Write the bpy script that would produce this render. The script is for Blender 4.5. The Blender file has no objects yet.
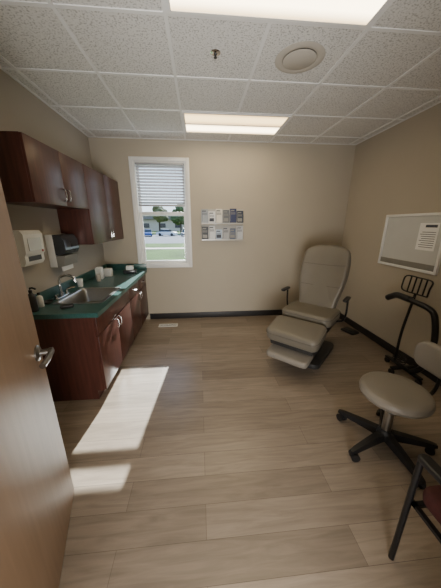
import bpy, bmesh, math, random
from mathutils import Matrix, Vector
random.seed(7)
S = bpy.context.scene
C = S.collection
try:
    S.view_settings.view_transform = 'AgX'
    S.view_settings.exposure = 0.5
except Exception: pass
PI = math.pi
# ---------------------------------------------------------------- materials
def lin(c):
    return tuple(((v/255)/12.92 if v/255 <= .04045 else ((v/255+.055)/1.055)**2.4) for v in c)
def new_mat(name):
    m = bpy.data.materials.new(name); m.use_nodes = True
    nt = m.node_tree; return m, nt, nt.nodes['Principled BSDF']
def mat(name, col, rough=.5, metal=0, var=.06, scale=8, stretch=(1,1,1), bump=0, bscale=None, spec=.5):
    m, nt, b = new_mat(name); L = lin(col)
    tc = nt.nodes.new('ShaderNodeTexCoord'); mp = nt.nodes.new('ShaderNodeMapping')
    mp.inputs['Scale'].default_value = stretch
    nz = nt.nodes.new('ShaderNodeTexNoise'); nz.inputs['Scale'].default_value = scale; nz.inputs['Detail'].default_value = 5
    rp = nt.nodes.new('ShaderNodeValToRGB')
    rp.color_ramp.elements[0].position = .3; rp.color_ramp.elements[1].position = .7
    rp.color_ramp.elements[0].color = tuple(max(0,v*(1-var)) for v in L)+(1,)
    rp.color_ramp.elements[1].color = tuple(min(1,v*(1+var)) for v in L)+(1,)
    nt.links.new(tc.outputs['Object'], mp.inputs['Vector']); nt.links.new(mp.outputs['Vector'], nz.inputs['Vector'])
    nt.links.new(nz.outputs['Fac'], rp.inputs['Fac']); nt.links.new(rp.outputs['Color'], b.inputs['Base Color'])
    b.inputs['Roughness'].default_value = rough; b.inputs['Metallic'].default_value = metal
    b.inputs['Specular IOR Level'].default_value = spec
    if bump:
        n2 = nt.nodes.new('ShaderNodeTexNoise'); n2.inputs['Scale'].default_value = bscale or 200
        bp = nt.nodes.new('ShaderNodeBump'); bp.inputs['Strength'].default_value = bump; bp.inputs['Distance'].default_value = .003
        nt.links.new(tc.outputs['Object'], n2.inputs['Vector']); nt.links.new(n2.outputs['Fac'], bp.inputs['Height'])
        nt.links.new(bp.outputs['Normal'], b.inputs['Normal'])
    return m
def lens_mat(name, warm, hot, s0, s1, y0, y1):
    # emission of a troffer lens: dimmer and warmer towards its long edges (object space y)
    m, nt, b = new_mat(name); N = nt.nodes.new; K = nt.links.new
    tc = N('ShaderNodeTexCoord'); sp = N('ShaderNodeSeparateXYZ'); mr = N('ShaderNodeMapRange')
    mr.inputs['From Min'].default_value = y0; mr.inputs['From Max'].default_value = y1
    rp = N('ShaderNodeValToRGB'); e = rp.color_ramp.elements
    e[0].position = 0; e[0].color = (0,0,0,1); e[1].position = 1; e[1].color = (0,0,0,1)
    for p_ in (.3,.7): q = e.new(p_); q.color = (1,1,1,1)
    K(tc.outputs['Object'], sp.inputs[0]); K(sp.outputs['Y'], mr.inputs['Value']); K(mr.outputs[0], rp.inputs[0])
    mx = N('ShaderNodeMix'); mx.data_type = 'RGBA'; K(rp.outputs[0], mx.inputs['Factor'])
    mx.inputs['A'].default_value = tuple(v*s0 for v in lin(warm))+(1,); mx.inputs['B'].default_value = tuple(v*s1 for v in lin(hot))+(1,)
    K(mx.outputs['Result'], b.inputs['Emission Color']); b.inputs['Emission Strength'].default_value = 1
    return m
def floor_mat():
    m, nt, b = new_mat('floor_planks')
    N = nt.nodes.new; K = nt.links.new
    tc = N('ShaderNodeTexCoord')
    br = N('ShaderNodeTexBrick'); br.offset = .37; br.offset_frequency = 2
    br.inputs['Scale'].default_value = 1; br.inputs['Brick Width'].default_value = 1.22; br.inputs['Row Height'].default_value = .165
    br.inputs['Mortar Size'].default_value = .0011; br.inputs['Mortar Smooth'].default_value = .2; br.inputs['Bias'].default_value = 0
    br.inputs['Color1'].default_value = lin((158,144,129))+(1,); br.inputs['Color2'].default_value = lin((134,121,107))+(1,)
    br.inputs['Mortar'].default_value = lin((98,86,75))+(1,)
    K(tc.outputs['Object'], br.inputs['Vector'])
    mp = N('ShaderNodeMapping'); mp.inputs['Scale'].default_value = (1.2, 13, 1)
    nz = N('ShaderNodeTexNoise'); nz.inputs['Scale'].default_value = 2.2; nz.inputs['Detail'].default_value = 8; nz.inputs['Roughness'].default_value = .6
    nz.inputs['Distortion'].default_value = .8
    K(tc.outputs['Object'], mp.inputs['Vector']); K(mp.outputs['Vector'], nz.inputs['Vector'])
    rp = N('ShaderNodeValToRGB'); rp.color_ramp.elements[0].position = .34; rp.color_ramp.elements[1].position = .66
    rp.color_ramp.elements[0].color = (.66,.65,.64,1); rp.color_ramp.elements[1].color = (1.0,1.0,1.0,1)
    K(nz.outputs['Fac'], rp.inputs['Fac'])
    mx = N('ShaderNodeMix'); mx.data_type = 'RGBA'; mx.blend_type = 'MULTIPLY'; mx.inputs['Factor'].default_value = .85
    K(br.outputs['Color'], mx.inputs['A']); K(rp.outputs['Color'], mx.inputs['B'])
    K(mx.outputs['Result'], b.inputs['Base Color'])
    b.inputs['Roughness'].default_value = .30
    bp = N('ShaderNodeBump'); bp.inputs['Strength'].default_value = .06; bp.inputs['Distance'].default_value = .002
    K(nz.outputs['Fac'], bp.inputs['Height']); K(bp.outputs['Normal'], b.inputs['Normal'])
    return m
def ceil_mat():
    m, nt, b = new_mat('ceiling_tile'); N = nt.nodes.new; K = nt.links.new
    tc = N('ShaderNodeTexCoord'); nz = N('ShaderNodeTexNoise'); nz.inputs['Scale'].default_value = 90; nz.inputs['Detail'].default_value = 3
    rp = N('ShaderNodeValToRGB'); rp.color_ramp.elements[0].position = .36; rp.color_ramp.elements[1].position = .48
    rp.color_ramp.elements[0].color = lin((168,167,164))+(1,); rp.color_ramp.elements[1].color = lin((220,219,216))+(1,)
    K(tc.outputs['Object'], nz.inputs['Vector']); K(nz.outputs['Fac'], rp.inputs['Fac']); K(rp.outputs['Color'], b.inputs['Base Color'])
    b.inputs['Roughness'].default_value = .95
    bp = N('ShaderNodeBump'); bp.inputs['Strength'].default_value = .15; bp.inputs['Distance'].default_value = .003
    K(nz.outputs['Fac'], bp.inputs['Height']); K(bp.outputs['Normal'], b.inputs['Normal'])
    return m
def glass_mat():
    m = bpy.data.materials.new('window_glass'); m.use_nodes = True; nt = m.node_tree; nt.nodes.clear()
    N = nt.nodes.new; K = nt.links.new
    o = N('ShaderNodeOutputMaterial'); t = N('ShaderNodeBsdfTransparent'); g = N('ShaderNodeBsdfGlossy'); g.inputs['Roughness'].default_value = .02
    t.inputs['Color'].default_value = (.93,.96,.96,1)
    f = N('ShaderNodeFresnel'); f.inputs['IOR'].default_value = 1.3; x = N('ShaderNodeMixShader')
    K(f.outputs[0], x.inputs[0]); K(t.outputs[0], x.inputs[1]); K(g.outputs[0], x.inputs[2]); K(x.outputs[0], o.inputs[0])
    return m
M = dict(
 floor=floor_mat(), ceil=ceil_mat(), glass=glass_mat(),
 wall=mat('wall_paint', (174,165,149), .85, var=.015, scale=3, bump=.05, bscale=300),
 walll=mat('wall_paint_left', (172,165,154), .85, var=.015, scale=3, bump=.05, bscale=300),
 grid=mat('grid_metal', (230,230,229), .5, var=.01),
 base=mat('baseboard_vinyl', (34,32,33), .5, var=.05),
 vinyl=mat('white_vinyl', (226,226,224), .4, var=.02),
 blind=mat('blind_slat', (166,168,172), .5, var=.02),
 wood=mat('cherry_laminate', (76,43,36), .34, var=.28, scale=3, stretch=(14,14,1)),
 door=mat('maple_door', (148,122,98), .5, var=.08, scale=2.5, stretch=(16,16,.8)),
 teal=mat('teal_laminate', (52,90,86), .28, var=.18, scale=90),
 steel=mat('brushed_steel', (190,190,188), .28, 1, var=.05, stretch=(1,20,1)),
 chrome=mat('chrome', (215,215,215), .12, 1, var=.01),
 pewter=mat('satin_nickel', (140,138,134), .3, 1, var=.03),
 dsteel=mat('pull_chrome', (200,200,200), .2, 1, var=.02),
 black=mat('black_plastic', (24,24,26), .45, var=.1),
 blackm=mat('black_metal', (22,22,24), .35, .2, var=.1),
 smoke=mat('smoked_plastic', (54,56,60), .2, var=.05),
 taupe=mat('taupe_vinyl', (110,104,93), .38, var=.04, scale=5, bump=.12, bscale=260),
 taupe2=mat('grey_vinyl', (132,126,117), .42, var=.04, scale=5, bump=.12, bscale=260),
 greypl=mat('grey_plastic', (128,126,120), .5, var=.03),
 piping=mat('vinyl_piping', (80,76,68), .5, var=.03),
 dkgrey=mat('dark_grey_plastic', (48,47,46), .5, var=.05),
 white=mat('white_plastic', (224,224,220), .4, var=.02),
 paper=mat('paper', (236,236,234), .8, var=.02),
 ink=mat('printed_ink', (70,74,84), .8, var=.05),
 board=mat('whiteboard', (196,198,196), .18, var=.02),
 maroon=mat('maroon_fabric', (66,26,24), .8, var=.15, scale=60),
 beige=mat('diffuser_beige', (186,180,170), .6, var=.02),
 acryl=mat('rack_plastic', (176,174,168), .25, var=.02),
 red=mat('red_plastic', (170,40,36), .4, var=.03),
 grass=mat('lawn_grass', (62,86,36), .95, var=.35, scale=.5, spec=.1),
 asphalt=mat('asphalt', (104,106,110), .95, var=.1, scale=2, spec=.1),
 bark=mat('bark', (60,48,38), .9, var=.2),
 leaf1=mat('leaf_green', (60,78,42), .9, var=.4, scale=1.5),
 leaf2=mat('leaf_olive', (88,88,52), .9, var=.35, scale=1.5),
 cblue=mat('car_blue', (44,72,130), .25, .3, var=.02), cwhite=mat('car_white', (215,217,220), .25, var=.02),
 cred=mat('car_grey', (96,100,106), .25, .3, var=.02), cglass=mat('car_glass', (32,36,42), .1, var=.02),
 brick=mat('stucco', (186,176,160), .9, var=.08), roofm=mat('roof_shingle', (120,112,106), .9, var=.1),
 lens=lens_mat('light_lens', (255,205,130), (255,218,150), 1.5, 2.9, .035, .295),
 lens2=lens_mat('light_basket', (255,214,142), (255,234,192), 2.0, 6.5, .315, .575),
)
# ---------------------------------------------------------------- mesh builder
def rrect(w, h, r, n=5, cx=0, cy=0, taper=0):
    P = []
    for (sx, sy, a0) in ((1,1,0),(-1,1,90),(-1,-1,180),(1,-1,270)):
        for k in range(n+1):
            a = math.radians(a0+90*k/n)
            P.append((sx*(w/2-r)+r*math.cos(a), sy*(h/2-r)+r*math.sin(a)))
    return [(cx+x*(1+taper*(y/(h/2))), cy+y) for x, y in P]
def spline(pts, n=8):
    P = [Vector(p) for p in pts]; P = [2*P[0]-P[1]]+P+[2*P[-1]-P[-2]]; out = []
    for i in range(1, len(P)-2):
        for k in range(n):
            t = k/n
            out.append(.5*((2*P[i])+(-P[i-1]+P[i+1])*t+(2*P[i-1]-5*P[i]+4*P[i+1]-P[i+2])*t*t+(-P[i-1]+3*P[i]-3*P[i+1]+P[i+2])*t**3))
    out.append(P[-2]); return out
def inset(o, d):
    n = len(o); R = []
    for i in range(n):
        a = Vector(o[i-1]); c = Vector(o[(i+1) % n]); t = (c-a)
        if t.length < 1e-9: R.append(o[i]); continue
        t.normalize(); R.append((o[i][0]-t.y*d, o[i][1]+t.x*d))
    return R
class MB:
    def __init__(s, M=None): s.V = []; s.F = []; s.M = M or Matrix()
    def add(s, V, F):
        k = len(s.V); s.V += [s.M @ Vector(v) for v in V]; s.F += [tuple(i+k for i in f) for f in F]; return s
    def box(s, x0, x1, y0, y1, z0, z1, bev=0, seg=2):
        bm = bmesh.new(); bmesh.ops.create_cube(bm, size=1)
        for v in bm.verts:
            v.co = Vector(((x0+x1)/2+v.co.x*(x1-x0), (y0+y1)/2+v.co.y*(y1-y0), (z0+z1)/2+v.co.z*(z1-z0)))
        if bev: bmesh.ops.bevel(bm, geom=bm.edges[:], offset=bev, segments=seg, affect='EDGES', profile=.5)
        bm.verts.index_update(); s.add([v.co.copy() for v in bm.verts], [[v.index for v in f.verts] for f in bm.faces]); bm.free(); return s
    def loft(s, rings, cap0=True, cap1=True, closed=True):
        n = len(rings[0]); V = [p for r in rings for p in r]; F = []
        for i in range(len(rings)-1):
            for k in range(n if closed else n-1):
                a, b = i*n+k, i*n+(k+1) % n; F.append((a, b, b+n, a+n))
        if cap0: F.append(tuple(range(n))[::-1])
        if cap1: F.append(tuple(range((len(rings)-1)*n, len(rings)*n)))
        return s.add(V, F)
    def cyl(s, p0, p1, r, r1=None, n=16):
        return s.tube([p0, p1], r, n, r1)
    def tube(s, pts, r, n=10, r1=None):
        P = [Vector(p) for p in pts]; rings = []
        t = (P[1]-P[0]).normalized(); u = t.orthogonal().normalized()
        for i, p in enumerate(P):
            t = ((P[min(i+1, len(P)-1)])-(P[max(i-1, 0)])).normalized()
            u = (u-t*u.dot(t)).normalized(); w = t.cross(u)
            rr = r if r1 is None else r+(r1-r)*i/(len(P)-1)
            rings.append([p+(u*math.cos(2*PI*k/n)+w*math.sin(2*PI*k/n))*rr for k in range(n)])
        return s.loft(rings)
    def lathe(s, prof, c=(0,0), n=28):
        rings = [[(c[0]+r*math.cos(2*PI*k/n), c[1]+r*math.sin(2*PI*k/n), z) for k in range(n)] for r, z in prof]
        return s.loft(rings)
    def cushion(s, o, z0, t, r, dome=0):
        R = []
        for k in range(5):
            a = PI/2*k/4; q = inset(o, r*(1-math.sin(a))); R.append([(x, y, z0+r*(1-math.cos(a))) for x, y in q])
        for k in range(5):
            a = PI/2*k/4; q = inset(o, r*(1-math.cos(a))); R.append([(x, y, z0+t-r*(1-math.sin(a))) for x, y in q])
        q = inset(o, r); cx = sum(x for x, y in q)/len(q); cy = sum(y for x, y in q)/len(q)
        for f in (.8,.55,.3,.08):
            R.append([(cx+(x-cx)*f, cy+(y-cy)*f, z0+t+dome*(1-f*f)) for x, y in q])
        return s.loft(R)
    def prism(s, pts, axis, a, b):
        f = {'x': lambda p, c: (c, p[0], p[1]), 'y': lambda p, c: (p[0], c, p[1]), 'z': lambda p, c: (p[0], p[1], c)}[axis]
        return s.loft([[f(p, a) for p in pts], [f(p, b) for p in pts]])
    def blob(s, c, r, sub=2, j=.15):
        bm = bmesh.new(); bmesh.ops.create_icosphere(bm, subdivisions=sub, radius=1)
        bm.verts.index_update()
        s.add([(c[0]+v.co.x*r*random.uniform(1-j,1+j), c[1]+v.co.y*r*random.uniform(1-j,1+j), c[2]+v.co.z*r*.85*random.uniform(1-j,1+j)) for v in bm.verts],
              [[v.index for v in f.verts] for f in bm.faces]); bm.free(); return s
def obj(name, mb, m, parent=None, smooth=35, label=None):
    me = bpy.data.meshes.new(name); me.from_pydata([tuple(v) for v in mb.V], [], mb.F)
    bm = bmesh.new(); bm.from_mesh(me); bmesh.ops.recalc_face_normals(bm, faces=bm.faces[:]); bm.to_mesh(me); bm.free()
    me.materials.append(M[m] if isinstance(m, str) else m)
    if smooth:
        for p in me.polygons: p.use_smooth = True
        me.set_sharp_from_angle(angle=math.radians(smooth))
    o = bpy.data.objects.new(name, me); C.objects.link(o)
    if parent: o.parent = parent
    if label: o['label'] = label
    return o
def tag(o, label, cat, group=None):
    o['label'] = label; o['category'] = cat
    if group: o['group'] = group
    return o
def thing(name, label, cat, loc=(0,0,0), rz=0, group=None):
    o = bpy.data.objects.new(name, None); C.objects.link(o); o.location = loc; o.rotation_euler = (0,0,math.radians(rz))
    o.empty_display_size = .1
    return tag(o, label, cat, group)
def struct(name, mb, m, parent=None, smooth=35):
    o = obj(name, mb, m, parent, smooth)
    if not parent: o['kind'] = 'structure'
    return o
# ---------------------------------------------------------------- room shell
XL, XR, YB, YF, ZC = -1.49, 2.40, 3.90, .08, 2.72
HY = -1.7
struct('floor', MB().box(XL-.15, XR+.15, HY-.15, YB+.15, -.12, 0), 'floor')
ce = struct('ceiling', MB().box(XL-.15, XR+.15, HY-.15, YB+.15, ZC, ZC+.1), 'ceil')
struct('wall_left', MB().box(XL-.15, XL, HY-.15, YB, 0, ZC), 'walll')
struct('wall_right', MB().box(XR, XR+.15, HY-.15, YB, 0, ZC), 'wall')
WX0, WX1, WZ0, WZ1 = -.93, -.165, .935, 2.445
struct('wall_back', MB().box(XL-.15, WX0, YB, YB+.15, 0, ZC).box(WX1, XR+.15, YB, YB+.15, 0, ZC)
       .box(WX0, WX1, YB, YB+.15, 0, WZ0).box(WX0, WX1, YB, YB+.15, WZ1, ZC), 'wall')
DX0, DX1 = -.50, .60
struct('wall_front', MB().box(XL, DX0, -.04, YF, 0, ZC).box(DX1, XR, -.04, YF, 0, ZC).box(DX0, DX1, -.04, YF, 2.15, ZC), 'wall')
struct('wall_hall', MB().box(XL, XR, HY-.12, HY, 0, ZC), 'wall')
g = MB(); w = .012
gx = [-1.38+.61*k for k in range(7)]; gy = [-.06+.61*k for k in range(7)]
for x in gx: g.box(x-w, x+w, YF, YB, ZC-.006, ZC+.001)
for y in gy:
    if y > YF+.05: g.box(XL, XR, y-w, y+w, ZC-.005, ZC+.001)
g.box(XL, XL+.022, YF, YB, ZC-.006, ZC+.001).box(XR-.022, XR, YF, YB, ZC-.006, ZC+.001).box(XL, XR, YB-.022, YB, ZC-.006, ZC+.001)
obj('ceiling_grid', g, 'grid', ce)
bb = .10
struct('baseboard_back', MB().box(-.868, XR, YB-.012, YB, 0, bb, .003), 'base')
struct('baseboard_right', MB().box(XR-.012, XR, YF, YB-.013, 0, bb, .003), 'base')
struct('baseboard_left', MB().box(XL, XL+.012, YF, 1.92, 0, bb, .003), 'base')
# ---------------------------------------------------------------- window
win = bpy.data.objects.new('window_1', None); C.objects.link(win); win['kind'] = 'structure'
def ring(x0,x1,z0,z1,wd,y0,y1,bev=.003):
    return MB().box(x0,x0+wd,y0,y1,z0,z1,bev).box(x1-wd,x1,y0,y1,z0,z1,bev).box(x0+wd,x1-wd,y0,y1,z0,z0+wd,bev).box(x0+wd,x1-wd,y0,y1,z1-wd,z1,bev)
obj('window_casing', ring(WX0-.045, WX1+.045, WZ0-.045, WZ1+.045, .05, YB-.018, YB, .004), 'vinyl', win)
obj('window_frame', ring(WX0, WX1, WZ0, WZ1, .025, YB, YB+.12), 'vinyl', win)
ZR = 1.70
obj('lower_sash', ring(WX0+.02, WX1-.02, WZ0+.02, ZR+.05, .045, YB+.05, YB+.078), 'vinyl', win)
obj('upper_sash', ring(WX0+.02, WX1-.02, ZR-.01, WZ1-.02, .045, YB+.08, YB+.108), 'vinyl', win)
obj('lower_glass', MB().box(WX0+.05, WX1-.05, YB+.062, YB+.066, WZ0+.05, ZR+.02), 'glass', win, 0)
obj('upper_glass', MB().box(WX0+.05, WX1-.05, YB+.092, YB+.096, ZR+.02, WZ1-.05), 'glass', win, 0)
obj('sash_lock', MB().box(-.57,-.52,YB+.036,YB+.05,ZR+.015,ZR+.035,.004), 'white', win)
bl = thing('window_blind', 'white horizontal slat blind half raised in the window', 'window blind', (-.5475, YB+.025, WZ1))
obj('headrail', MB().box(-.352,.352,-.018,.018,-.05,-.026,.004), 'blind', bl)
sl = MB()
for k in range(13):
    z = -.078-.041*k
    sl.M = Matrix.Translation((0,0,z)) @ Matrix.Rotation(math.radians(-30),4,'X')
    sl.box(-.345,.345,-.022,.022,-.0015,.0015)
obj('slats', sl, 'blind', bl, 0)
obj('bottom_rail', MB().box(-.345,.345,-.018,.018,-.618,-.592,.004), 'blind', bl)
for x in (-.22,.22): obj('ladder_cord', MB().cyl((x,-.021,-.05),(x,-.021,-.60),.0012,n=6), 'blind', bl)
obj('tilt_wand', MB().cyl((-.31,-.026,-.05),(-.31,-.026,-.5),.003,n=6), 'blind', bl)
# ---------------------------------------------------------------- door
dr = bpy.data.objects.new('door_1', None); C.objects.link(dr); dr['kind'] = 'structure'
dr.location = (-.478,.138,0); dr.rotation_euler = (0,0,math.radians(17.9))
DW = 1.05
obj('door_panel', MB().box(-.045,0,0,DW,.01,2.13,.002), 'door', dr)
hz, hy = .98, DW-.062
h = MB(); h.M = Matrix.Translation((0,hy,hz)) @ Matrix.Rotation(PI/2,4,'Y')
h.lathe([(.001,0),(.038,0),(.038,.006),(.030,.012),(.015,.014),(.014,.045),(.018,.05),(.018,.064),(.010,.068),(.001,.068)])
h.M = Matrix()
h.tube(spline([(.057,hy,hz),(.060,hy-.03,hz+.002),(.058,hy-.08,hz-.002),(.05,hy-.130,hz-.006)],6),.013)
obj('door_handle', h, 'pewter', dr)
obj('latch_plate', MB().box(-.034,-.011,DW,DW+.002,hz-.03,hz+.03), 'pewter', dr)
tr = MB()
for x in (DX0-.05, DX1): tr.box(x, x+.05, YF, YF+.012, 0, 2.15)
tr.box(DX0-.05, DX1+.05, YF, YF+.012, 2.15, 2.2)
struct('trim_1', tr, 'dkgrey')
# ---------------------------------------------------------------- base cabinets, worktop, sink
CF = -.885; CY0, CYM, CY1 = 1.95, 2.93, 3.89; CH = .82
def handle(par, x, y, z, vert=True, L=.1):
    m = MB()
    if vert: pts = [(x,y,z-L/2),(x+.022,y,z-L/2+.012),(x+.026,y,z),(x+.022,y,z+L/2-.012),(x,y,z+L/2)]
    else: pts = [(x,y-L/2,z),(x+.022,y-L/2+.012,z),(x+.026,y,z),(x+.022,y+L/2-.012,z),(x,y+L/2,z)]
    m.tube(spline(pts,4),.005,8); return obj('handle', m, 'dsteel', par)
def base_cab(name, label, y0, y1, drawers):
    GX = XL+.02
    t = thing(name, label, 'cabinet', (GX, y0, 0)); D = CF-.02-GX; W = y1-y0
    pf = [(0,0),(D-.06,0),(D-.06,.09),(D,.09),(D,CH),(0,CH)]
    b = MB().prism(pf,'y',0,.018).prism(pf,'y',W-.018,W)
    b.box(.0,.012,.018,W-.018,0,CH).box(.012,D,.018,W-.018,.09,.108).box(D-.072,D-.06,.018,W-.018,0,.09).box(D-.02,D,.018,W-.018,CH-.05,CH-.002).box(D-.02,D,.018,W-.018,.63,.65)
    obj('body', b, 'wood', t)
    n = drawers; dw = W/n
    for k in range(n):
        d = obj('drawer' if n > 1 else 'false_drawer_front', MB().box(D,D+.019,k*dw+.003,(k+1)*dw-.003,.645,CH-.008,.002), 'wood', t)
        if n > 1: handle(d, D+.019, (k+.5)*dw, .725, False)
    for k in range(2):
        d = obj('door', MB().box(D,D+.019,k*W/2+.003,(k+1)*W/2-.003,.10,.637,.002), 'wood', t)
        handle(d, D+.019, W/2+(-.04 if k == 0 else .04), .57)
    return t
base_cab('base_cabinet', 'dark cherry sink base cabinet with one wide false drawer front, nearer the open door', CY0, CYM, 1)
base_cab('base_cabinet', 'dark cherry base cabinet with two drawers over two doors, against the back wall', CYM+.001, CY1, 2)
SX0, SX1, SY0, SY1 = -1.35, -.93, 2.20, 2.76
cm = MB(); X0, X1, Y0, Y1 = XL+.001, -.855, CY0-.02, YB-.001
a, b_ = CH+.001, CH+.041
cm.box(X0,X1,Y0,SY0,a,b_).box(X0,X1,SY1,Y1,a,b_).box(X0,SX0,SY0,SY1,a,b_).box(SX1,X1,SY0,SY1,a,b_)
tag(obj('worktop', cm, 'teal'), 'teal green laminate worktop over the dark base cabinets', 'countertop')
tag(obj('backsplash', MB().box(X0,X0+.018,Y0,Y1-.0185,b_+.0005,b_+.10,.002), 'teal'), 'teal green backsplash strip along the left wall behind the sink', 'backsplash')
tag(obj('backsplash', MB().box(X0,X1,Y1-.018,Y1,b_+.0005,b_+.10,.002), 'teal'), 'short teal green backsplash strip on the back wall under the window corner', 'backsplash')
ZT = b_+.0005
sk = thing('sink', 'stainless steel drop in sink set into the teal worktop', 'sink', ((SX0+SX1)/2,(SY0+SY1)/2,ZT))
W_, H_ = SX1-SX0, SY1-SY0
def rr3(w,h,r,z,cx=0,cy=0): return [(x,y,z) for x,y in rrect(w,h,r,5,cx,cy)]
obj('rim_and_bowl', MB().loft([rr3(W_+.03,H_+.03,.04,.001),rr3(W_+.03,H_+.03,.04,.004),rr3(W_-.03,H_-.03,.05,.004,.0),rr3(W_-.04,H_-.04,.05,-.01),rr3(W_-.06,H_-.06,.06,-.15),rr3(W_-.12,H_-.12,.05,-.165),rr3(.05,.05,.02,-.168)],cap0=False), 'steel', sk)
obj('drain', MB().lathe([(.001,-.166),(.035,-.166),(.04,-.162),(.03,-.161),(.001,-.163)],n=20), 'chrome', sk)
fc = thing('faucet', 'chrome gooseneck faucet with two blade handles behind the sink', 'faucet', (-1.40,2.44,ZT))
obj('deck_plate', MB().cushion(rrect(.05,.24,.024),0,.014,.005), 'chrome', fc)
obj('spout', MB().tube(spline([(0,0,.014),(0,0,.10),(0,0,.16),(.025,0,.205),(.08,0,.222),(.14,0,.20),(.155,0,.15)],7),.013,12).cyl((0,0,.01),(0,0,.05),.02), 'chrome', fc)
for s in (-1,1):
    obj('tap_handle', MB().cyl((0,s*.095,.012),(0,s*.095,.05),.015).tube([(0,s*.095,.055),(.03,s*.13,.062),(.06,s*.16,.064)],.008,8), 'chrome', fc)
# ---------------------------------------------------------------- wall cabinets
def wall_cab(name, label, y0, y1, z0, z1):
    t = thing(name, label, 'cabinet', (XL, y0, z0)); D = .31; W = y1-y0; H = z1-z0
    obj('body', MB().box(0,D,0,W,0,H,.001), 'wood', t)
    for k in range(2):
        d = obj('door', MB().box(D,D+.019,k*W/2+.002,(k+1)*W/2-.002,.002,H-.002,.002), 'wood', t)
        handle(d, D+.019, W/2+(-.035 if k == 0 else .035), .09)
    return t
wall_cab('wall_cabinet', 'short dark cherry wall cabinet above the sink with two doors', 1.93, 2.80, 1.72, 2.16)
wall_cab('wall_cabinet', 'tall dark cherry wall cabinet in the corner by the window', 2.801, 3.895, 1.35, 2.16)
# dispensers
pt = thing('paper_towel_dispenser', 'paper towel dispenser with dark smoked cover on the left wall beside the tall wall cabinet', 'dispenser', (XL,2.64,1.15))
obj('back_case', MB().box(0,.07,-.14,.14,0,.32,.008), 'white', pt)
obj('cover', MB().prism([(.07,.12),(.15,.13),(.175,.17),(.17,.26),(.14,.315),(.07,.32)],'y',-.138,.138), 'smoke', pt)
obj('chin', MB().prism([(.07,.0),(.13,.01),(.155,.115),(.07,.115)],'y',-.136,.136), 'greypl', pt)
obj('towel', MB().box(.085,.10,-.10,.10,-.045,.0,.002), 'paper', pt)
wd = thing('glove_dispenser', 'white wall mounted dispenser with open lower front near the door edge', 'dispenser', (XL,2.14,1.24))
obj('body', MB().prism([(0,0),(.09,0),(.11,.03),(.11,.08),(.125,.10),(.13,.25),(.11,.28),(0,.28)],'y',-.12,.12), 'white', wd)
obj('front_label', MB().box(.128,.1315,-.08,.08,.12,.22), 'board', wd)
obj('opening', MB().box(.109,.1125,-.08,.08,.036,.076), 'dkgrey', wd)
obj('indicator', MB().cyl((.125,.09,.11),(.131,.09,.11),.010), 'red', wd)
# worktop items
def bottle(label, x, y, r, hgt, body='white', cap='white', pump=False):
    t = thing('pump_bottle' if pump else 'bottle', label, 'bottle', (x,y,ZT))
    obj('body', MB().lathe([(.001,0),(r*.95,0),(r,.006),(r,hgt*.62),(r*.8,hgt*.74),(r*.35,hgt*.8),(r*.33,hgt*.86),(.001,hgt*.86)],n=20), body, t)
    if pump: obj('pump', MB().cyl((0,0,hgt*.82),(0,0,hgt*.92),r*.42).cyl((0,0,hgt*.9),(0,0,hgt),.005).tube([(0,0,hgt),(.02,0,hgt+.004),(.045,0,hgt-.008)],.007,8), cap, t)
    else: obj('cap', MB().lathe([(.001,hgt*.84),(r*.45,hgt*.84),(r*.42,hgt),(.001,hgt)],n=16), cap, t)
    return t
bottle('dark pump bottle on the near end of the worktop by the sink', -1.40, 2.02, .03, .2, 'dkgrey', 'black', True)
bottle('squat white bottle with dark cap behind the near side of the sink', -1.42, 2.14, .026, .13, 'white', 'black')
bottle('pale beige small bottle on the worktop under the tall wall cabinet', -1.30, 3.12, .026, .12, 'beige', 'white')
def carton(label, x, y, w, d, hh, rz, body='white', top='paper'):
    t = thing('carton', label, 'box', (x,y,ZT), rz)
    obj('body', MB().box(-w/2,w/2,-d/2,d/2,0,hh,.003), body, t)
    obj('flap', MB().box(-w/2+.006,w/2-.006,-d/2+.006,d/2-.006,hh,hh+.006,.002), top, t)
carton('taller white carton on the worktop under the tall wall cabinet', -1.34, 3.27, .08, .10, .15, 6)
carton('smaller white carton with beige top on the worktop toward the back corner', -1.28, 3.42, .09, .07, .11, -8, 'white', 'beige')
bx = thing('wipes_box', 'small dark box with white lid in the back corner of the worktop', 'box', (-1.04,3.62,ZT), 10)
obj('body', MB().box(-.09,.09,-.06,.06,0,.055,.004), 'smoke', bx); obj('lid', MB().box(-.05,.05,-.052,.052,.055,.11,.004), 'white', bx)
tr_ = thing('soap_dish', 'dark plastic dish on the worktop between the squat bottle and the faucet', 'dish', (-1.42,2.24,ZT))
obj('dish', MB().loft([rr3(.06,.08,.02,0),rr3(.075,.1,.025,.02),rr3(.068,.092,.02,.02),rr3(.05,.07,.02,.006)]), 'dkgrey', tr_)
tag(obj('sponge', MB(Matrix.Translation((-1.18,2.10,ZT)) @ Matrix.Rotation(.4,4,'Z')).box(-.05,.05,-.03,.03,0,.025,.006), 'dkgrey'), 'dark sponge lying on the worktop at the near side of the sink', 'sponge')
cu = thing('paper_cup', 'white paper cup on the worktop beyond the faucet by the wall', 'cup', (-1.41,2.86,ZT))
obj('cup', MB().loft([[(r*math.cos(t*PI/10), r*math.sin(t*PI/10), z) for t in range(20)] for r,z in ((.026,0),(.036,.09),(.034,.09),(.024,.004))]), 'paper', cu)
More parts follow.
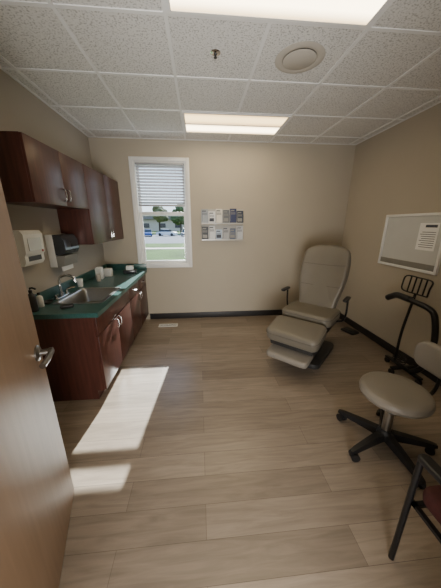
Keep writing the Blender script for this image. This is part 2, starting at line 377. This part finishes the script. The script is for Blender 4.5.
# ---------------------------------------------------------------- ceiling fixtures
def troffer(label, x0, y0):
    t = thing('ceiling_light', label, 'ceiling light', (x0,y0,ZC), 0, 'recessed ceiling lights')
    Wt, Ht = 1.22, .61; z0, z1 = -.011, -.0005
    fr = MB().box(.012,.035,.012,Ht-.012,z0,z1).box(Wt-.035,Wt-.012,.012,Ht-.012,z0,z1).box(.035,Wt-.035,.012,.035,z0,z1).box(.035,Wt-.035,Ht-.035,Ht-.012,z0,z1)
    obj('frame', fr, 'grid', t)
    obj('lens', MB().box(.035,Wt-.035,.035,.295,-.007,-.0005), 'lens', t)
    obj('lens', MB().box(.035,Wt-.035,.315,Ht-.035,-.007,-.0005), 'lens2', t)
    obj('divider', MB().box(.035,Wt-.035,.295,.315,z0-.004,z1), 'grid', t)
troffer('lit rectangular ceiling light nearer the window wall', -.16, 2.99)
troffer('large lit rectangular ceiling light cut by the top of the view', -.16, 1.16)
vt = thing('air_diffuser', 'round pale ceiling air diffuser in a ceiling tile beside the sprinkler', 'ceiling vent', (.755,2.075,ZC))
obj('outer_cone', MB().lathe([(.17,-.0005),(.175,-.005),(.15,-.012),(.12,-.008),(.118,-.0005)],n=40), 'beige', vt)
obj('centre_disc', MB().lathe([(.001,-.008),(.11,-.008),(.118,-.012),(.112,-.015),(.001,-.016)],n=40), 'beige', vt)
obj('neck', MB().lathe([(.001,-.0005),(.04,-.0005),(.04,-.009),(.001,-.009)],n=20), 'beige', vt)
sp = thing('fire_sprinkler', 'small chrome fire sprinkler head in the ceiling', 'sprinkler', (.145,2.065,ZC))
obj('escutcheon', MB().lathe([(.001,-.0005),(.036,-.0005),(.036,-.004),(.02,-.010),(.001,-.010)],n=24), 'chrome', sp)
obj('nozzle', MB().cyl((0,0,-.008),(0,0,-.02),.008).cyl((.009,0,-.008),(.003,0,-.030),.002,n=6).cyl((-.009,0,-.008),(-.003,0,-.030),.002,n=6).cyl((0,0,-.030),(0,0,-.033),.012), 'dkgrey', sp)
# ---------------------------------------------------------------- floor register, board, brochure rack
rg = thing('floor_register', 'white slotted floor register near the corner cabinet', 'vent', (-.53,3.60,0))
rm = MB().box(-.15,.15,-.055,-.04,0,.006).box(-.15,.15,.04,.055,0,.006).box(-.15,-.135,-.04,.04,0,.006).box(.135,.15,-.04,.04,0,.006)
for k in range(15): x = -.126+.018*k; rm.box(x-.004,x+.004,-.04,.04,.001,.005)
rm.box(-.135,.135,-.003,.003,.001,.006)
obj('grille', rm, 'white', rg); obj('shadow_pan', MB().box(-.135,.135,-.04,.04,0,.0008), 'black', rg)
wb = thing('whiteboard', 'pale framed glossy message board hung on the right wall', 'whiteboard', (XR,2.575,1.07))
def wring(hw, z0, z1, wd, x0, x1): return MB().box(x0,x1,-hw,-hw+wd,z0,z1,.003).box(x0,x1,hw-wd,hw,z0,z1,.003).box(x0,x1,-hw+wd,hw-wd,z0,z0+wd,.003).box(x0,x1,-hw+wd,hw-wd,z1-wd,z1,.003)
obj('frame', wring(.405,0,.61,.028,-.03,0), 'vinyl', wb)
obj('panel', MB().box(-.012,-.001,-.377,.377,.028,.582), 'board', wb)
obj('lower_rail', MB().box(-.02,-.0125,-.377,.377,.028,.09,.002), 'greypl', wb)
pp = thing('notice_sheet', 'printed paper sheet taped to the framed message board', 'paper', (XR-.013,2.37,1.30))
obj('sheet', MB().box(-.002,0,-.11,.11,0,.28), 'paper', pp)
pr = MB()
for k in range(8): pr.box(-.0026,-.0021,-.09,.09-random.uniform(0,.05),.03+.022*k,.036+.022*k)
pr.box(-.0026,-.0021,-.09,.04,.235,.262)
obj('print', pr, 'ink', pp, 0)
rk = thing('brochure_rack', 'pale two row brochure rack on the back wall right of the window', 'brochure rack', (.04,YB,1.32))
rb = MB().box(0,.66,-.006,-.001,0,.235,.001).box(0,.66,-.006,-.001,.25,.47,.001).box(.2,.24,-.004,-.001,.23,.26).box(.42,.46,-.004,-.001,.23,.26)
for z in (0,.25):
    rb.box(0,.66,-.045,-.006,z,z+.005).box(0,.66,-.047,-.045,z,z+.018)
    for k in range(7): x = .11*k; rb.box(max(0,x-.0015),min(.66,x+.0015),-.045,-.006,z+.005,z+.13)
obj('rack_frame', rb, 'acryl', rk)
cols = [[('grey and white',(150,156,160)),('plain white',(222,222,220)),('cream',(216,210,196)),('charcoal grey',(86,90,94)),('navy blue',(30,40,80)),('black and blue',(36,44,60))],
        [('black',(46,50,54)),('white and grey',(206,208,208)),('pale blue',(166,182,200)),('silver grey',(160,160,160)),('slate blue',(74,86,110)),('light grey',(180,182,184))]]
ordn = ['first','second','third','fourth','fifth','sixth']
HT = [[.21,.18,.215,.20,.22,.19],[.20,.215,.16,.20,.175,.21]]
for r in range(2):
    for k in range(6):
        nm, cc = cols[r][k]
        t = thing('leaflet', f'{nm} leaflet, {ordn[k]} from the left in the {"upper" if r==0 else "lower"} rack row', 'leaflet', (.04+.055+.11*k, YB-.024, 1.32+(.257 if r==0 else .007)), 0, 'leaflets in the brochure rack')
        hh = HT[r][k]; hw = random.choice((.052,.048,.044))
        obj('cover', MB().box(-hw,hw,-.004,.004,0,hh), mat('leaflet_%d_%d'%(r,k), cc, .5, var=.05), t)
        q = MB().box(-.038,.02,-.0048,-.0042,hh-.035,hh-.02).box(-.040,-.036,-.0048,-.0042,.03,hh-.02)
        for j in range(3): q.box(-.038,.036,-.0048,-.0042,hh-.06-.012*j,hh-.055-.012*j)
        if (k+r) % 2: q.box(-.038,.034,-.0048,-.0042,.03,.08)
        obj('print', q, 'ink' if sum(cc) > 400 else 'greypl', t, 0)
# ---------------------------------------------------------------- exam chair
ex = thing('exam_chair', 'taupe vinyl reclining exam chair with padded leg rest facing the room', 'exam chair', (1.325,2.62,0), -44)
obj('base_plate', MB().cushion(rrect(.52,.70,.07),0,.06,.012), 'dkgrey', ex)
obj('pedestal', MB().loft([rr3(.32,.42,.05,.06),rr3(.28,.34,.05,.2),rr3(.24,.28,.04,.34),rr3(.36,.38,.04,.40)]), 'dkgrey', ex)
obj('seat_frame', MB().box(-.27,.27,-.24,.24,.40,.452,.01), 'blackm', ex)
o = [(x*(1-.05*max(0,-y/.25)), y) for x, y in rrect(.60,.47,.08,6,0,.02)]
obj('seat', MB().cushion(o,.454,.125,.035,.006), 'taupe', ex)
obj('seat_piping', MB().tube([Vector((x*1.0,y,.55)) for x, y in o+[o[0]]],.004,6), 'piping', ex)
def TM(y,z,a): return Matrix.Translation((0,y,z)) @ Matrix.Rotation(math.radians(a),4,'X')
m = MB(TM(-.222,.395,14)); m.cushion(rrect(.58,.36,.07,6,0,-.18),0,.145,.04,.006)
obj('leg_rest', m, 'taupe', ex)
m = MB(TM(-.222,.395,14)); lo = rrect(.58,.36,.07,6,0,-.18); m.tube([Vector((x,y,.105)) for x, y in lo+[lo[0]]],.004,6); obj('leg_rest_piping', m, 'piping', ex)
m = MB(TM(-.222,.395,14)); m.box(-.24,.24,-.33,-.03,-.06,-.001,.01); obj('leg_rest_frame', m, 'dkgrey', ex)
m = MB(TM(-.545,.205,8)); m.cushion(rrect(.46,.25,.05,6,0,0),-.03,.07,.024,.003); obj('foot_rest', m, 'taupe2', ex)
m = MB()
m.tube([(-.15,-.34,.34),(-.15,-.40,.27),(-.15,-.46,.205),(.15,-.46,.205),(.15,-.40,.27),(.15,-.34,.34)],.012,8)
obj('foot_rest_bracket', m, 'steel', ex)
BM = Matrix.Translation((0,.225,.52)) @ Matrix.Rotation(math.radians(90-19),4,'X')
prof = [(-.205,.0),(-.22,.03),(-.235,.14),(-.262,.28),(-.283,.42),(-.286,.56),(-.275,.68),(-.245,.765),(-.175,.812),(-.08,.832),(0,.836)]
left = spline([(x,y,0) for x,y in prof],3)
o = [(-p.x,p.y) for p in left]+[(p.x,p.y) for p in left[::-1]][1:]
m = MB(BM); m.cushion(o,-.07,.125,.045,.0)
for i, v in enumerate(m.V):
    q = BM.inverted() @ v
    if q.z > .02: q.z += .05*min(1,abs(q.x)/.26)**3 - .012 + .015*math.exp(-((q.y-.16)/.09)**2)*(1-min(1,abs(q.x)/.26)**2)   # winged sides, lumbar swell
    m.V[i] = BM @ q
obj('backrest', m, 'taupe', ex, 60)
m = MB(BM); m.tube([Vector((x*1.0,y,0)) for x, y in o+[o[0]]],.004,6); obj('back_piping', m, 'piping', ex)
for yy, hw in ((.30,.235),(.57,.25)):
    m = MB(BM); pts = []
    for k in range(-8,9):
        x = hw*k/8; t_ = min(1,abs(x)/.26); pts.append(Vector((x,yy,.055+.05*t_**3-.012)))
    m.tube(pts,.0035,6); obj('seam', m, 'piping', ex)
m = MB(BM); m.box(-.14,.14,.05,.6,-.095,-.071,.008); obj('back_frame', m, 'blackm', ex)
for s in (-1,1):
    a = obj('armrest', MB(Matrix.Translation((s*.365,.08,.74))).cushion(rrect(.055,.20,.026),0,.028,.012), 'black', ex)
    obj('arm_bracket', MB().tube(spline([(s*.26,.17,.43),(s*.34,.17,.46),(s*.365,.16,.56),(s*.365,.14,.745)],5),.011,8), 'blackm', a)
fp = thing('foot_pedal', 'black foot control pedal on the floor behind the exam chair', 'foot pedal', (2.24,3.12,0), 20)
obj('pedal_base', MB().cushion(rrect(.16,.22,.03),0,.03,.008), 'black', fp); obj('pedal_plate', MB().box(-.05,.05,-.08,.08,.031,.045,.004), 'dkgrey', fp)
# ---------------------------------------------------------------- stool
st = thing('rolling_stool', 'round taupe padded rolling stool with small backrest and black five spoke base', 'stool', (1.32,1.275,0))
sc = [(.001,.42),(.19,.42),(.205,.425),(.212,.434),(.213,.446),(.216,.451),(.213,.456),(.211,.470),(.202,.483),(.18,.489),(.12,.492),(.001,.493)]
obj('seat', MB().lathe(sc,n=48), 'taupe2', st, 50)
obj('seat_plate', MB().cyl((0,0,.40),(0,0,.42),.10), 'blackm', st)
obj('gas_lift', MB().cyl((0,0,.25),(0,0,.40),.018), 'chrome', st)
obj('column', MB().cyl((0,0,.09),(0,0,.29),.030), 'steel', st)
obj('hub', MB().lathe([(.001,.07),(.055,.07),(.056,.115),(.038,.14),(.001,.14)],n=24), 'black', st)
for k in range(5):
    a = math.radians(53+72*k); d = Vector((math.cos(a),math.sin(a),0)); n_ = Vector((-d.y,d.x,0))
    rings = []
    for (q, w_, zt, zb) in ((.03,.032,.125,.07),(.15,.026,.112,.066),(.29,.020,.090,.058),(.33,.014,.08,.06)):
        p = d*q; rings.append([p+n_*w_+Vector((0,0,zb)),p+n_*w_*.8+Vector((0,0,zt)),p-n_*w_*.8+Vector((0,0,zt)),p-n_*w_+Vector((0,0,zb))])
    lg = obj('leg', MB().loft(rings), 'black', st)
    p = d*.31; cm_ = MB()
    ax = Vector((math.cos(a+1.1),math.sin(a+1.1),0)); q = p+Vector((-ax.y,ax.x,0))*.012
    for s in (-1,1): cm_.cyl(q+ax*s*.008+Vector((0,0,.029)), q+ax*s*.028+Vector((0,0,.029)), .0285, n=18)
    cm_.cyl(p+Vector((0,0,.03)), p+Vector((0,0,.07)), .007, n=8).cyl(q-ax*.012+Vector((0,0,.034)), q+ax*.012+Vector((0,0,.034)), .02, n=12)
    obj('caster', cm_, 'black', lg)
obj('back_bracket', MB().tube(spline([(.06,0,.408),(.2,0,.403),(.275,0,.415),(.31,0,.49),(.315,0,.64)],6),.012,8).box(.30,.318,-.03,.03,.60,.70,.004), 'blackm', st)
BM = Matrix.Translation((.295,0,.67)) @ Matrix.Rotation(math.radians(-90),4,'Z') @ Matrix.Rotation(math.radians(90),4,'X')
m = MB(BM); m.cushion(rrect(.34,.21,.08,7),-.03,.055,.025,.006)
for i, v in enumerate(m.V): m.V[i] = Vector((v.x-(v.y*v.y)*1.3, v.y, v.z))
obj('backrest', m, 'taupe2', st)
# ---------------------------------------------------------------- equipment stand near right wall
es = thing('equipment_stand', 'black wheeled tubular stand with tilted wire rack against the right wall', 'equipment stand', (2.18,2.08,0))
obj('frame_tube', MB().tube(spline([(-.01,.32,.785),(-.01,.25,.815),(-.01,.07,.81),(-.01,-.13,.79),(-.01,-.205,.71),(-.01,-.25,.48),(-.01,-.21,.22),(0,-.10,.085)],6),.027,12), 'blackm', es)
obj('grip', MB().tube(spline([(-.012,.385,.75),(-.01,.33,.785),(-.01,.26,.815),(-.01,.10,.815)],5),.033,12), 'black', es)
bk = MB(Matrix.Translation((.13,.20,.85)) @ Matrix.Rotation(math.radians(6),4,'Y') @ Matrix.Diagonal((1,.9,.85,1)) @ Matrix.Translation((-.10,-.17,-.80)))
bk.tube(spline([(.10,.01,.80),(.09,0,.89),(.10,.01,.99),(.10,.18,1.0),(.10,.35,.99),(.09,.365,.89),(.10,.35,.80),(.10,.18,.795),(.10,.01,.80)],5),.009,8)
for y in (.07,.14,.21,.28): bk.cyl((.10,y,.797),(.10,y,.995),.008,n=8)
obj('wire_rack', bk, 'blackm', es)
obj('post', MB().tube(spline([(.0,.12,.075),(.02,.14,.4),(.08,.17,.65),(.13,.19,.85)],5),.014).tube([(-.01,.12,.80),(.12,.18,.82)],.010), 'blackm', es)
obj('base_bar', MB().box(-.025,.025,-.22,.24,.06,.085,.008).box(-.14,.14,-.025,.025,.058,.083,.008), 'blackm', es)
for (x,y) in ((0,-.2),(0,.22),(-.13,0),(.13,0)):
    obj('caster', MB().cyl((x-.012,y,.03),(x+.012,y,.03),.03,n=18).cyl((x,y,.03),(x,y,.062),.007,n=8), 'black', es)
obj('coiled_cable', MB().tube([(-.01+.05*math.cos(t*.5), .06+.07*math.sin(t*.5), .092+.002*t) for t in range(0,40)],.006,6), 'black', es)
# ---------------------------------------------------------------- guest chair
gc = thing('guest_chair', 'black framed guest chair with maroon seat at the right edge of the view', 'chair', (.90,.68,0))
Wc, Dc = .56, .52
for x in (0,Wc):
    obj('leg', MB().cyl((x,0,0),(x,0,.63),.0125,n=12), 'blackm', gc)
    obj('leg', MB().tube(spline([(x,-Dc,0),(x,-Dc+.04,.25),(x,-Dc+.05,.45),(x,-Dc+.03,.64),(x,-Dc-.02,.88)],4),.0125,12), 'blackm', gc)
    ar = MB(Matrix.Translation((x,-.23,.63))); ar.cushion(rrect(.055,.48,.026),0,.028,.012)
    obj('armrest', ar, 'black', gc)
obj('seat', MB(Matrix.Translation((Wc/2,-.24,.40))).cushion(rrect(.50,.50,.06),0,.075,.03,.01), 'maroon', gc)
obj('seat_frame', MB().box(.0,Wc,-.03,-.01,.385,.40).box(0,Wc,-Dc+.04,-Dc+.06,.385,.40).box(0,.02,-Dc+.05,0,.385,.40).box(Wc-.02,Wc,-Dc+.05,0,.385,.40), 'blackm', gc)
BM = Matrix.Translation((Wc/2,-Dc+.06,.54)) @ Matrix.Rotation(math.radians(98),4,'X')
obj('backrest', MB(BM).cushion(rrect(.50,.34,.06,5,0,.17),-.02,.05,.022,.006), 'maroon', gc)
# ---------------------------------------------------------------- outside
struct('lawn', MB().box(-60,60,4.3,34,-1.2,-1.0), 'grass')
struct('parking_lot', MB().box(-90,90,34,62,-1.2,-1.0), 'asphalt')
struct('far_lawn', MB().box(-120,120,62,140,-1.2,-1.0), 'grass')
struct('sidewalk', MB().box(-60,60,26,27.4,-1.0,-.97), 'brick')
def car(label, x, y, m, rz):
    t = thing('car', label, 'car', (x,y,-1.0), rz)
    body = [(-2.2,.25),(-2.2,.7),(-1.9,.85),(-1.0,.92),(1.5,.92),(2.15,.85),(2.2,.6),(2.2,.25)]
    obj('body', MB().prism(body,'y',-.88,.88), m, t)
    obj('cabin_glass', MB().loft([[(-1.2,-.82,.92),(1.5,-.82,.92),(1.5,.82,.92),(-1.2,.82,.92)],[(-.5,-.66,1.42),(1.0,-.66,1.42),(1.0,.66,1.42),(-.5,.66,1.42)]]), 'cglass', t)
    obj('roof', MB().box(-.5,1.0,-.66,.66,1.42,1.47), m, t)
    for a in (-1.35,1.35):
        for s in (-1,1): obj('wheel', MB().cyl((a,s*.70,.32),(a,s*.9,.32),.32,n=20), 'black', t)
car('blue car in the parking lot, leftmost through the window', -11.0, 54, 'cblue', 100)
car('white car in the middle of the parking lot through the window', -7.2, 56, 'cwhite', 170)
car('grey car at the right of the parking lot through the window', -2.6, 54, 'cred', 80)
def tree(label, x, y, h, m):
    t = thing('tree', label, 'tree', (x,y,-1.0))
    obj('trunk', MB().cyl((0,0,0),(0,0,h*.6),.25,.12,n=10), 'bark', t)
    f = MB()
    for k in range(16):
        a = random.uniform(0,6.28); q = random.uniform(0,h*.25); f.blob((q*math.cos(a),q*math.sin(a),h*random.uniform(.42,.88)),h*random.uniform(.12,.18),2,.22)
    obj('foliage', f, m, t, 0)
tree('green tree beyond the parking lot, leftmost in the window', -18, 72, 8.5, 'leaf1')
tree('olive tree beyond the parking lot behind the middle car', -11.5, 74, 8.0, 'leaf2')
tree('green tree beyond the parking lot at the right of the window', -5.0, 70, 8.0, 'leaf1')
bd = thing('building', 'low pale building beyond the parking lot trees', 'building', (-12,95,-1.0))
obj('walls', MB().box(-18,18,0,12,0,4.2), 'brick', bd); obj('roof', MB().prism([(-19,4.2),(19,4.2),(12,5.6),(-12,5.6)],'y',-1,13), 'roofm', bd)
wmb = [obj('window', MB().box(-15+6*k,-12.5+6*k,-.1,0,1.2,2.8), 'cglass', bd) for k in range(6)]
# ---------------------------------------------------------------- light
wl = bpy.data.worlds.new('world'); S.world = wl; wl.use_nodes = True; nt = wl.node_tree
bg = nt.nodes['Background']; tc = nt.nodes.new('ShaderNodeTexCoord'); sx = nt.nodes.new('ShaderNodeSeparateXYZ'); rp = nt.nodes.new('ShaderNodeValToRGB')
rp.color_ramp.elements[0].color = (.85,.92,1,1); rp.color_ramp.elements[1].color = (.30,.52,.95,1); rp.color_ramp.elements[1].position = .6
nt.links.new(tc.outputs['Generated'], sx.inputs[0]); nt.links.new(sx.outputs['Z'], rp.inputs[0]); nt.links.new(rp.outputs[0], bg.inputs[0]); bg.inputs[1].default_value = 2.0
sn = bpy.data.lights.new('sun','SUN'); sn.energy = 18; sn.angle = .011; sn.color = (1,.98,.95)
so = bpy.data.objects.new('sun', sn); C.objects.link(so); so.rotation_euler = Vector((-.10,-1,-.65)).to_track_quat('-Z','Y').to_euler(); so.location = (2,20,12)
al = bpy.data.lights.new('added_fill','AREA'); al.energy = 130; al.shape = 'RECTANGLE'; al.size = 1.6; al.size_y = 1.2; al.color = (1,.975,.93)  # unseen fill lamp added behind the doorway to brighten room and ceiling
ao = bpy.data.objects.new('added_fill', al); C.objects.link(ao); ao.location = (.0,-1.5,.9); ao.rotation_euler = Vector((.10,1,.34)).to_track_quat('-Z','Y').to_euler()
# ---------------------------------------------------------------- camera
th, p, f = math.radians(5.0), math.radians(16.4), 238.0
F = Vector((math.sin(th)*math.cos(p), math.cos(th)*math.cos(p), -math.sin(p))); R = Vector((math.cos(th), -math.sin(th), 0)); U = R.cross(F)
cam = bpy.data.cameras.new('camera'); co = bpy.data.objects.new('camera', cam); C.objects.link(co)
mw = Matrix((R, U, -F)).transposed().to_4x4(); mw.translation = Vector((0,0,1.57)); co.matrix_world = mw
cam.sensor_fit = 'VERTICAL'; cam.sensor_height = 36; cam.sensor_width = 27; cam.lens = f/588*36; cam.clip_start = .02; cam.clip_end = 500
S.camera = co
